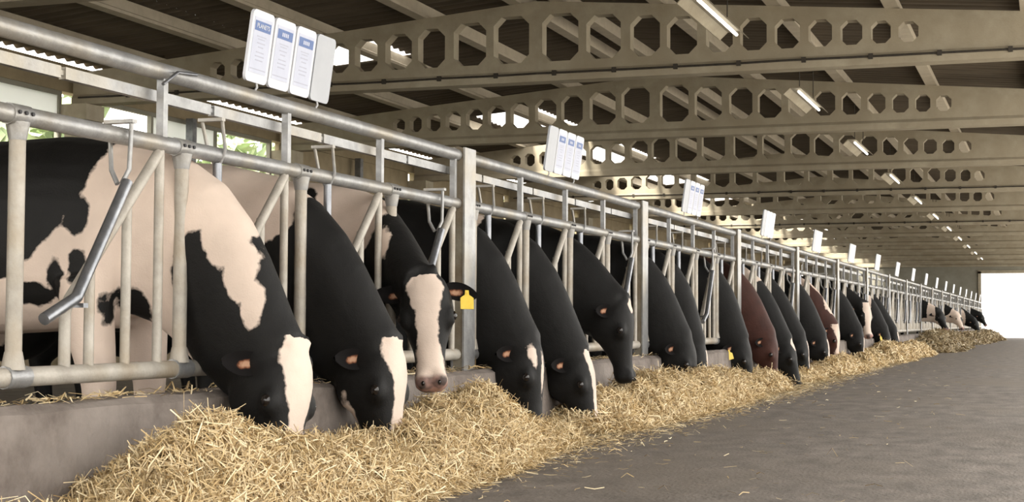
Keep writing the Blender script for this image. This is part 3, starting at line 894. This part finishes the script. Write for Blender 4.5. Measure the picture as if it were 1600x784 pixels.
# E
cow('black cow with a narrow white face, second right of the first tall post', slot(1, 1), (0.34, 0.0, 0.45), (0.44, -0.03, 0.0), voxel=0.015,
    blobs=[('w', (-.55, 0, 1.2), (.28, .4, .22))], blaze=[(-.02, .05), (.1, .055), (.3, .04), (.6, .03), (1, .03)])
# F
cow('all black cow with raised head and white forehead spot left of the second tall post', slot(1, 2), (0.36, 0.0, 0.755), (0.40, -0.02, 0.27), voxel=0.015, nose=False,
    blobs=[('W', (.05, 0, .02), (.045, .04, .06))])
# G, H
cow('plain black cow just right of the second tall post', slot(2, 0), (0.33, 0.0, 0.50), (0.40, 0.0, 0.04), voxel=0.016)
cow('black cow with a grey fleck on its face, behind the plain black cow', slot(2, 1), (0.24, 0.0, 0.45), (0.28, 0, 0.02), voxel=0.018, blaze=[(.1, .02), (.3, .02), (.5, .012)])
# I
cow('black cow left of the third tall post with a yellow tag in its near ear', slot(2, 3), (0.27, 0.0, 0.46), (0.33, 0, 0.04), voxel=0.018, tag_near='yellow', ear_tip=(0.2, -0.95))
# J brown
cow('red-brown cow just right of the third tall post', slot(3, 0), (0.34, 0, 0.50), (0.38, 0, 0.05), coat='coat_brown', voxel=0.018)
# K..
cow('black cow with a white forehead patch beside the red-brown cow', slot(3, 1), (0.36, 0, 0.44), (0.46, 0, 0.04), voxel=0.02, blobs=[('w', (-.05, 0, 1.15), (.16, .3, .12)), ('W', (.08, 0, .0), (.07, .06, .06))])
cow('black cow with a thin white face line left of the fourth tall post', slot(3, 2), (0.37, 0, 0.47), (0.44, 0, 0.03), voxel=0.02, blaze=[(.1, .02), (.4, .02), (.9, .02)])
cow('dark cow with a white muzzle side just right of the fourth tall post', slot(4, 0), (0.33, 0, 0.46), (0.40, 0, 0.03), voxel=0.022, blaze=[(.05, .03), (.4, .05), (.9, .06)])
cow('brown cow with a white crest and pale pink face right of the fourth tall post', slot(4, 1), (0.36, 0, 0.58), (0.38, 0, 0.09), coat='coat_brown', voxel=0.022,
    blobs=[('w', (.02, .06, .98), (.16, .12, .24)), ('w', (.22, .05, .78), (.10, .12, .22)), ('w', (-.4, 0, 1.15), (.4, .4, .2))], blaze=[(-.05, .09), (.2, .10), (.5, .06), (1, .06)])
cow('black cow with white nose streak right of the fifth tall post', slot(5, 0), (0.34, 0, 0.51), (0.38, 0, 0.03), voxel=0.024, blaze=[(.2, .03), (.6, .035), (.95, .03)])
cow('black and white cow holding its white face up right of the fifth tall post', slot(5, 1), (0.32, -.05, 0.90), (0.38, -.15, 0.46), dref=(.8, -.5, .1), voxel=0.024, blaze=[(-.05, .08), (.2, .09), (.6, .06), (1, .08)])
cow('black cow with a yellow ear tag right of the sixth tall post', slot(6, 0), (0.34, 0, 0.51), (0.42, 0, 0.06), voxel=0.024, tag_near='yellow', blobs=[('w', (.05, -.1, .95), (.03, .2, .16))], blaze=[(.3, .02), (.6, .04), (.95, .04)])
cow('black cow with a small white cheek, rightmost of the cows feeding from the pale hay', slot(6, 1), (0.40, 0, 0.50), (0.46, 0, 0.07), voxel=0.026, blobs=[('W', (.2, 0, .0), (.08, .06, .06))])
# far group
far = [(9, 0, (.45, -.1, .92), (.62, -.25, .50), (.6, -.5, .5), -1.0, [('w', (.1, -.1, .60), (.35, .2, .14)), ('w', (.25, -.1, .85), (.10, .2, .3))], 'far black cow with white underside, head out over the shade-toned hay'),
       (11, 1, (.40, -.1, .90), (.55, -.3, .48), (.6, -.5, .4), 1.0, [('b', (.0, 0, 1.0), (.25, .3, .2)), ('B', (.4, .05, -.05), (.1, .06, .1))], 'far mostly white cow with dark eye patches, between two black and white cows'),
       (13, 2, (.50, -.1, .75), (.66, -.2, .32), (.7, -.4, .4), -1.0, [('w', (.05, 0, .8), (.15, .3, .3))], 'far black cow with white neck and lowered head'),
       (15, 1, (.42, -.1, .98), (.60, -.2, .58), (.7, -.4, .4), -1.0, [], 'farthest black cow, beside the bright doorway')]
for i, j, p, q, dr, base, bl, lab in far:
    cow(lab, slot(i, j), p, q, dref=dr, base=base, blobs=bl, voxel=0.03)

# ------------------------------------------------------------------ hay
def smooth_noise(n, k, seed):
    r = np.random.default_rng(seed)
    return r
def vnoise(x, y, seed):
    """value noise on two arrays"""
    r = np.random.default_rng(seed); tab = r.uniform(-1, 1, size=(256, 256))
    xi = np.floor(x).astype(int); yi = np.floor(y).astype(int); fx = x - xi; fy = y - yi
    fx = fx * fx * (3 - 2 * fx); fy = fy * fy * (3 - 2 * fy)
    g = lambda a, b: tab[a % 256, b % 256]
    return (g(xi, yi) * (1 - fx) + g(xi + 1, yi) * fx) * (1 - fy) + (g(xi, yi + 1) * (1 - fx) + g(xi + 1, yi + 1) * fx) * fy

XK = FX + 0.135
def strands(name, pos, nrm, lift, lmin, lmax, wid, parent, mat, lay=0.35):
    n = len(pos)
    d = rng.normal(size=(n, 3)); d -= nrm * (d * nrm).sum(1)[:, None] * (1 - lay)
    d /= np.linalg.norm(d, axis=1)[:, None]
    L = rng.uniform(lmin, lmax, n)[:, None]
    side = np.cross(d, nrm + 0.5 * rng.normal(size=(n, 3))); side /= np.linalg.norm(side, axis=1)[:, None]
    bend = np.cross(d, side) * rng.normal(0, 0.16, n)[:, None] * L + side * rng.normal(0, 0.14, n)[:, None] * L
    w = side * (wid * rng.uniform(0.6, 1.3, n))[:, None]
    c = pos + nrm * (lift * rng.uniform(0, 1, n))[:, None]
    a = c - d * L / 2; b = c + d * L / 2; m_ = c + bend
    a[:, 2] = np.maximum(a[:, 2], 0.004); b[:, 2] = np.maximum(b[:, 2], 0.004); m_[:, 2] = np.maximum(m_[:, 2], 0.006)
    vs = np.stack([a - w, a + w, m_ - w, m_ + w, b - w, b + w], 1).reshape(-1, 3)
    base = np.arange(n)[:, None] * 6
    q = np.concatenate([base + np.array([[0, 1, 3, 2]]), base + np.array([[2, 3, 5, 4]])], 1).reshape(-1, 4)
    me = fast_mesh(name, vs, q)
    sh = np.repeat(np.clip(rng.beta(1.5, 1.3, n), 0, 1), 6).astype(np.float32)
    at = me.attributes.new('shade', 'FLOAT', 'POINT'); at.data.foreach_set('value', sh)
    me.materials.append(mat)
    o = link(name, me, parent)
    o['kind'] = 'stuff'
    return o

def heap(label, ys, hs, ws, dens, wid=0.0022, lm=(0.05, 0.15), mat='straw', moundmat='mound', seed=1):
    """heap along the kerb: heights hs and widths ws at the positions ys"""
    ya, yb = ys[0], ys[-1]
    ny = int((yb - ya) / 0.05) + 2; nx = 22
    Yg, Sg = np.meshgrid(np.linspace(ya, yb, ny), np.linspace(0, 1, nx), indexing='ij')
    def surf(Y, S):
        h = np.interp(Y, ys, hs); w = np.interp(Y, ys, ws)
        w = w * (1 + 0.16 * vnoise(Y * 2.3, Y * 0 + seed, seed + 5))
        prof = np.where(S < 0.45, 0.62 + 0.38 * np.sin(np.pi * S / 0.9), np.cos(np.clip((S - 0.45) / 0.55, 0, 1) * np.pi / 2) ** 0.85)
        X = XK + S * w
        lump = 0.060 * vnoise(Y * 4.6, X * 4.6, seed) + 0.042 * vnoise(Y * 12, X * 12, seed + 1)
        Z = np.maximum(h * prof + lump * np.minimum(1, prof * 1.4) * np.minimum(1, h / 0.12), -0.01)
        return np.stack([X, Y, Z], -1)
    G = surf(Yg, Sg)
    ids = np.arange(ny * nx).reshape(ny, nx)
    q = np.stack([ids[:-1, :-1], ids[:-1, 1:], ids[1:, 1:], ids[1:, :-1]], -1).reshape(-1, 4)
    root = empty('hay_heap', (XK + 0.2, (ya + yb) / 2, 0))
    off = np.array([XK + 0.2, (ya + yb) / 2, 0])
    tag(root, label, 'hay', 'hay heaps along the kerb')
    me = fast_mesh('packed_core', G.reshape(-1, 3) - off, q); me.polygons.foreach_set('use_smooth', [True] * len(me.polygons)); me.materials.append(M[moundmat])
    link('packed_core', me, root)['kind'] = 'stuff'
    area = (yb - ya) * float(np.mean(ws))
    n = int(area * dens)
    Y = rng.uniform(ya, yb, n); S = rng.uniform(0, 1.06, n)
    keep = rng.uniform(size=n) < 0.25 + 0.75 * np.clip(np.interp(Y, ys, hs) / 0.1, 0, 1)
    Y, S = Y[keep], S[keep]
    p = surf(Y, np.minimum(S, 1.3)); e = 0.01
    du = surf(Y + e, S) - p; dv = surf(Y, S + e) - p
    nr = np.cross(dv, du); nr[nr[:, 2] < 0] *= -1; nr /= np.linalg.norm(nr, axis=1)[:, None] + 1e-9
    o = strands('loose_strands', p - 0, nr, 0.035, lm[0], lm[1], wid, root, M[mat])
    o.location = -off
    return root

heap('large pale hay heap nearest the camera, under the first three cows',
     [2.9, 3.3, 3.72, 3.98, 4.4, 4.9, 5.6, 6.2, 6.6, 6.95, 7.3, 7.8, 8.1], [.02, .09, .12, .26, .25, .145, .135, .22, .24, .14, .10, .06, .02], [.55, .60, .62, .62, .60, .62, .58, .55, .50, .42, .42, .38, .2], 27000, wid=0.0017, lm=(.04, .14), seed=3)
heap('long tall hay heap between the first and third tall posts',
     [8.2, 8.5, 8.9, 9.6, 10.4, 11.3, 12.2, 12.8, 13.2], [.02, .15, .19, .20, .21, .19, .16, .14, .04], [.25, .42, .48, .48, .46, .46, .44, .42, .25], 15000, wid=0.0022, seed=9)
heap('low hay heap below the tagged black cow left of the third tall post',
     [13.2, 13.5, 13.9, 14.5, 15.1, 15.5], [.02, .13, .13, .10, .06, .02], [.2, .40, .40, .34, .30, .2], 10000, wid=0.0028, seed=14)
heap('flat hay strip under the red-brown cow', [15.5, 15.8, 16.4, 17.2, 17.8], [.02, .08, .10, .08, .02], [.2, .34, .36, .34, .2], 9000, wid=0.0032, seed=17)
heap('small hay heap near the fourth tall post', [17.8, 18.3, 19.2, 20.2, 20.9], [.02, .12, .15, .13, .02], [.2, .40, .42, .40, .2], 6500, wid=0.0045, seed=21)
heap('small hay heap near the fifth tall post', [20.9, 21.5, 22.5, 23.3, 23.9], [.02, .14, .16, .12, .02], [.2, .40, .42, .36, .2], 5500, wid=0.005, seed=25)
heap('rounded hay heap near the sixth tall post', [23.9, 24.5, 25.8, 27.0, 28.0], [.02, .24, .26, .20, .02], [.2, .52, .52, .48, .2], 5000, wid=0.006, seed=29)
heap('low hay heap right of the seventh tall post', [28.0, 28.6, 30.0, 31.5, 32.5], [.02, .18, .20, .16, .02], [.2, .52, .52, .48, .2], 4000, wid=0.007, seed=33)
heap('tall shade-toned hay heap under the far cows', [32.5, 33.5, 36, 39, 42, 45], [.05, .34, .40, .34, .25, .04], [.3, .7, .75, .75, .7, .3], 2200, wid=0.009, lm=(.1, .25), mat='straw_unlit', seed=37)
heap('farthest shade-toned hay heap beside the bright doorway', [45, 46, 50, 55, 60, 63], [.04, .22, .22, .20, .30, .03], [.3, .7, .8, .9, 1.0, .3], 1200, wid=0.012, lm=(.1, .3), mat='straw_unlit', seed=41)

# loose straw on the passage and on the kerb top
n = 12000
Y = 2.8 + 30 * rng.beta(1.0, 2.2, n)
X = XK + 0.36 + np.abs(rng.normal(0, 0.17, n)) * np.clip(1.3 - Y / 40, 0.3, 1)
k2 = rng.uniform(size=n) < 0.03
X[k2] += rng.uniform(0, 1.6, k2.sum())
P_ = np.stack([X, Y, np.full(n, 0.004)], 1)
o = strands('scattered_straw', P_, np.tile([0, 0, 1.0], (n, 1)), 0.008, 0.02, 0.08, 0.0015, None, M['straw'], lay=0.05)
tag(o, 'loose straw scattered thinly over the concrete passage', 'straw', kind='stuff')
n = 900
Y = rng.uniform(2.9, 12, n); X = FX + rng.uniform(-0.08, 0.11, n)
o = strands('scattered_straw', np.stack([X, Y, np.full(n, 0.384)], 1), np.tile([0, 0, 1.0], (n, 1)), 0.012, 0.03, 0.10, 0.0022, None, M['straw'], lay=0.12)
tag(o, 'short straw bits lying on top of the concrete kerb', 'straw', kind='stuff')
